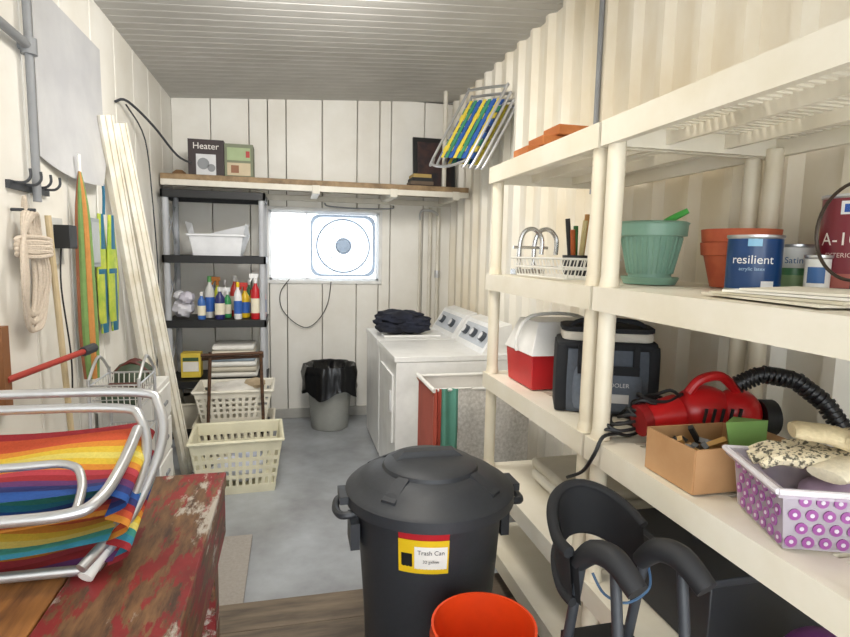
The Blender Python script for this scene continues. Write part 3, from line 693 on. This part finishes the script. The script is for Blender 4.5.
b.tube([(-.98,1.25,.9),(-.6,1.25,.9),(-.42,1.25,.9)],.0115,alu,10)
b.fin(ang=60)
# ------------------------------------------------------------ left wall items
b=B('hanging_tarp')
b.sheet(20,16,lambda u,v:(XL+.015+.07*(v**3)*max(0,math.sin(u*3))*u,2.62+.82*u,2.62-(.68+.06*u-.16*max(0,u-.8)*5*v)*v-.03*math.sin(u*4)*v),mat('#cfd0d2',.3,var='#bcbdc2',scale=3));b.fin()
b=B('wall_pipe');yp=2.52;b.cyl((XL+.035,yp,1.75),(XL+.035,yp,2.86),.015,gray,12);b.cyl((XL+.035,yp,2.30),(XL+.035,yp,2.36),.028,gray,14);b.cyl((XL,yp,2.33),(XL+.035,yp,2.33),.014,gray,10)
b.cyl((XL+.035,1.9,2.35),(XL+.035,yp,2.33),.017,gray,12);b.fin()
b=B('broom');b.cyl((XL+.06,2.54,1.70),(XL+.10,2.62,.25),.012,mat('#cbb893',.6),10)
b.hexa([(XL+.02,2.52,.0),(XL+.19,2.52,.0),(XL+.19,2.72,.0),(XL+.02,2.72,.0)],[(XL+.07,2.58,.28),(XL+.13,2.58,.28),(XL+.13,2.66,.28),(XL+.07,2.66,.28)],mat('#b89a4a',.9,bump=.4,scale=60));b.fin()
b=B('hanging_rope');rp_=mat('#d3c5b4',.8,bump=.5,scale=120);Zr=1.70
for k in range(9):
    w=.05+.009*k;yc=2.37+.005*k;L_=.34+.03*(k%3)
    b.tube([(XL+.045+.012*(k%3),yc,Zr),(XL+.05,yc+w*.6,Zr-.08),(XL+.05+.012*(k%2),yc+w,Zr-.23),(XL+.05,yc+w*.6,Zr-L_),(XL+.05,yc,Zr-L_-.04),(XL+.05,yc-w*.6,Zr-L_),(XL+.065,yc-w,Zr-.23),(XL+.05,yc-w*.5,Zr-.08)],.0085,rp_,8,closed=True)
for q_ in range(4):b.tube([(XL+.065+.03*math.cos(t*.785),2.39+.07*math.cos(t*.785),Zr-.10-.017*q_+.012*math.sin(t*.785)) for t in range(8)],.0085,rp_,7,closed=True)
b.cyl((XL,2.38,Zr+.01),(XL+.08,2.38,Zr+.01),.006,dgray,8)
b.tube([(XL+.05,2.38,Zr),(XL+.05,2.37,Zr+.06),(XL+.04,2.38,Zr+.02)],.007,rp_,7);b.fin()
b=B('wall_hooks');b.box((XL+.008,2.52,1.80),(.016,.34,.03),dgray)
for k in range(4):
    yy=2.38+.09*k;b.tube([(XL+.01,yy,1.81),(XL+.05,yy,1.81),(XL+.07,yy,1.83),(XL+.07,yy,1.86)],.005,dgray,6)
b.fin()
b=B('power_adapter');b.box((XL+.05,2.74,1.62),(.06,.09,.10),black);b.tube([(XL+.03,2.74,1.57),(XL+.03,2.72,1.4),(XL+.04,2.76,1.1),(XL+.03,2.78,.9)],.004,black,6);b.box((XL+.01,2.74,1.6),(.02,.12,.2),mat('#cfcfcb',.5));b.fin(bevel=.004)
b=B('beach_umbrella')
um=['#7a9a5a','#c98a4a','#b9554a','#c9b45a','#5a8a9a','#a0664a']
for k in range(8):
    a=2*math.pi*k/8;b.tube([(XL+.055,2.93,1.93),(XL+.055+.02*math.cos(a),2.94+.02*math.sin(a),1.7),(XL+.055+.025*math.cos(a),2.95+.035*math.sin(a),1.2),(XL+.055+.02*math.cos(a),2.96+.02*math.sin(a),.95)],[.006,.014,.018,.015],mat(um[k%6],.85,bump=.3,scale=30),8)
b.cyl((XL+.055,2.93,2.0),(XL+.055,2.96,.0),.008,white,8);b.fin()
b=B('swim_fin');fg=mat('#c3c94a',.5,var='#8fae3a',scale=14);fb_=mat('#1f6a8a',.5)
for s_,yc in enumerate((3.26,3.36)):
    def ff(u,v,yc=yc,s_=s_):
        w=.03+.06*math.sin(min(1,v*1.25)*math.pi*.5)-(.05*max(0,v-.85)*6);return (XL+.035+.02*s_+.015*math.sin(u*math.pi),yc+w*(u-.5)*2,1.75-.62*v)
    b.sheet(10,24,ff,lambda u,v:fb_ if (v<.3 and .2<u<.8) or v>.92 or (.45<v<.5) or (v>.5 and abs(u-.5)<.06) else fg)
    b.tube([ff(0,0),ff(0,.5),ff(0,1)],.006,fg,6);b.tube([ff(1,0),ff(1,.5),ff(1,1)],.006,fg,6)
b.tube([(XL+.04,3.3,1.75),(XL+.04,3.31,1.9),(XL+.01,3.31,1.95)],.008,fb_,6)
b.fin()
b=B('electrical_box');b.box((XL+.03,3.09,1.60),(.06,.13,.24),mat('#9fa6a9',.5));b.box((XL+.062,3.09,1.60),(.006,.10,.2),mat('#b4babc',.5));b.cyl((XL+.012,3.09,1.7),(XL+.012,3.09,1.90),.008,gray,8);b.fin(bevel=.004)
b=B('bar_clamp');b.cyl((XL+.03,2.2,1.11),(XL+.17,2.6,1.15),.012,mat('#a83a30',.5),10);b.cyl((XL+.155,2.56,1.145),(XL+.175,2.63,1.152),.02,dgray,10)
b.box((XL+.02,2.2,1.15),(.03,.05,.3),mat('#8a5a34',.6));b.fin()
b=B('cable_arm');b.tube([(XL+.012,3.7,2.42),(XL+.05,3.8,2.45),(XL+.12,4.1,2.38),(XL+.2,4.45,2.25),(XL+.25,4.75,2.24)],.008,dgray,8);b.tube([(XL+.03,3.85,2.44),(XL+.05,4.2,2.3),(XL+.04,4.4,1.9),(XL+.04,4.5,1.3),(XL+.03,4.4,.7)],.005,dgray,6);b.fin()
b=B('wire_basket_stand')
x0_,x1_,ya,yb=-.90,-.69,2.77,3.07
for lv in(.30,.56,.82):
    for z,e in((lv,.02),(lv+.06,.01),(lv+.13,0)):
        b.tube([(x0_+e,ya+e,z),(x1_-e,ya+e,z),(x1_-e,yb-e,z),(x0_+e,yb-e,z)],.005 if z>lv+.1 else .003,alu,6,closed=True,sub=1)
    for k in range(8):
        t=k/7;x=x0_+.02+(x1_-x0_-.04)*t;b.tube([(x,ya,lv+.13),(x,ya+.02,lv),(x,yb-.02,lv),(x,yb,lv+.13)],.0025,wr,5,sub=1)
        y=ya+.02+(yb-ya-.04)*t;b.tube([(x0_,y,lv+.13),(x0_+.02,y,lv),(x1_-.02,y,lv),(x1_,y,lv+.13)],.0025,wr,5,sub=1)
for xx in(x0_,x1_):
    for yy in(ya,yb):b.cyl((xx,yy,0),(xx,yy,.98),.008,alu,8)
    b.tube([(xx,ya,.97),(xx,(ya+yb)/2,1.06),(xx,yb,.97)],.007,alu,8)
b.fin()
b=B('rolled_blankets')
for k,c_ in enumerate(('#4a5a4a','#5a3a32')):b.tube([(-.87,2.86+.1*k,.875),(-.72,2.86+.1*k,.875)],.045,mat(c_,.9),14,sub=1)
b.fin()
b=B('storage_drawers');b.box((-.84,3.3,.42),(.28,.34,.84),white)
for k in range(4):b.box((-.697,3.3,.12+.2*k),(.012,.31,.18),mat('#f1f0ec',.4));b.box((-.688,3.3,.12+.2*k),(.012,.08,.02),gray)
b.box((-.84,3.125,.42),(.24,.01,.78),mat('#dedcd6',.5));b.fin(bevel=.004)
b=B('bicycle_helmet');hc=V((-.84,3.28,.85));b.lathe(hc,[(.10,.0),(.105,.03),(.095,.07),(.07,.1),(.035,.115),(0,.118)],mat('#3d4a38',.6),24)
for k in range(3):b.tube([hc+V((-.09,-.05+.05*k,.06)),hc+V((0,-.04+.04*k,.12)),hc+V((.09,-.05+.05*k,.06))],.009,mat('#5e2a24',.6),6)
b.fin()
b=B('floor_mat');b.box((-.32,2.72,.008),(.2,.72,.016),mat('#a59f98',.9,bump=.4,scale=60));b.fin()
# ------------------------------------------------------------ overhead shelf items
b=B('heater_box');Zs=2.148
b.box((-.66,4.98,Zs+.15),(.27,.2,.30),mat('#3a2f30',.6))
b.box((-.66,4.878,Zs+.10),(.15,.004,.17),mat('#d8d9dc',.4));b.cyl((-.68,4.877,Zs+.11),(-.68,4.870,Zs+.11),.045,mat('#8b8e92',.4),20);b.cyl((-.62,4.877,Zs+.08),(-.62,4.870,Zs+.08),.03,mat('#8b8e92',.4),20)
b.text('Heater',.07,mat('#eeeae4',.5),lambda x,y:V((-.66+x,4.877,Zs+.225+y)))
b.box((-.41,4.98,Zs+.14),(.22,.2,.28),mat('#7a8068',.6));b.box((-.41,4.877,Zs+.2),(.18,.004,.1),mat('#a3b48a',.6));b.box((-.41,4.876,Zs+.08),(.18,.004,.1),mat('#c8b89a',.6));b.box((-.34,4.874,Zs+.2),(.03,.004,.05),mat('#b0302a',.5));b.box((-.44,4.873,Zs+.08),(.06,.004,.06),mat('#8a5a3a',.5))
b.fin(bevel=.002)
b=B('straw_hat');b.lathe((-.875,4.95,Zs),[(0,.0),(.08,.0),(.085,.006),(.06,.012),(.05,.04),(.025,.06),(0,.062)],mat('#8a6a4a',.9),24);b.fin()
b=B('framed_picture');b.box((1.30,5.2,Zs+.25),(.40,.03,.50),black,(-.12,0,0));b.box((1.30,5.183,Zs+.25),(.32,.01,.42),mat('#4a2f2a',.5,var='#1c1a22',scale=9),(-.12,0,0));b.fin()
b=B('document_boxes')
for k in range(4):b.box((1.12,4.98,Zs+.016+.031*k),(.22-.02*k,.2,.03),mat(['#3a2f2a','#6a5a4a','#2a2a2a','#b59a5a'][k],.7))
b.fin()
b=B('folding_beach_chair');bl=mat('#2f5fb0',.8);ye=mat('#e6cf4a',.8);gn=mat('#3f8f6a',.8);rdm=mat('#2a3a68',.8)
O=V((1.27,3.98,2.47));ax=V((.46,0,.89)).normalized();wy=V((-.30,.95,.15)).normalized();wy=(wy-ax*wy.dot(ax)).normalized();nx=ax.cross(wy)
def cp(a,w,n=0):return O+ax*a*.95+wy*w+nx*n
for n_ in(-.09,-.05,0,.05):
    L_=.30+.5*abs(n_)*(-1 if n_<0 else 1)
    b.tube([cp(-L_,-.2,n_),cp(-L_+.04,-.23,n_),cp(L_-.04,-.23,n_),cp(L_,-.2,n_),cp(L_,.2,n_),cp(L_-.04,.23,n_),cp(-L_+.04,.23,n_),cp(-L_,.2,n_)],.010,alu,8)
cc_=[bl,ye,gn,bl,rdm]
for n0 in(.01,-.07):
    for k in range(9):
        a=-.22+.055*k;q=[cp(a-.022,-.22,n0),cp(a+.022,-.22,n0),cp(a+.022,.22,n0),cp(a-.022,.22,n0)];b.hexa(q,[p+nx*.004 for p in q],cc_[k%5])
    for k in range(7):
        w_=-.17+.057*k;q=[cp(-.25,w_-.02,n0+.008),cp(.25,w_-.02,n0+.008),cp(.25,w_+.02,n0+.008),cp(-.25,w_+.02,n0+.008)];b.hexa(q,[p+nx*.003 for p in q],[ye,bl,gn][k%3])
b.tube([cp(-.28,-.22,.05),cp(-.36,-.1,.09),cp(-.36,.1,.09),cp(-.28,.22,.05)],.010,alu,8)
b.fin()
b=B('wall_conduit');b.cyl((XR-.055,2.64,1.9),(XR-.055,2.64,3.0),.013,gray,10);b.fin()
# ------------------------------------------------------------ lights
w=bpy.data.worlds.new('world');bpy.context.scene.world=w;w.use_nodes=True
bg=w.node_tree.nodes['Background'];bg.inputs[0].default_value=(.93,.97,1,1);bg.inputs[1].default_value=4.7
def area(n,loc,tgt,size,e,col):
    l=bpy.data.lights.new(n,'AREA');l.energy=e;l.size=size;l.color=col
    o=bpy.data.objects.new(n,l);bpy.context.collection.objects.link(o);o.location=loc
    d=V(tgt)-V(loc);o.rotation_euler=d.to_track_quat('-Z','Y').to_euler()
area('added_fill_light',(.1,1.5,2.75),(.1,3.2,.3),.6,20,(1,.93,.82))  # added fill light out of view; no fixture hangs there
area('added_fill_light.001',(.2,2.7,2.8),(.1,4.6,.8),.4,30,(1,.97,.92))  # second added fill, aimed to brighten the back of the room
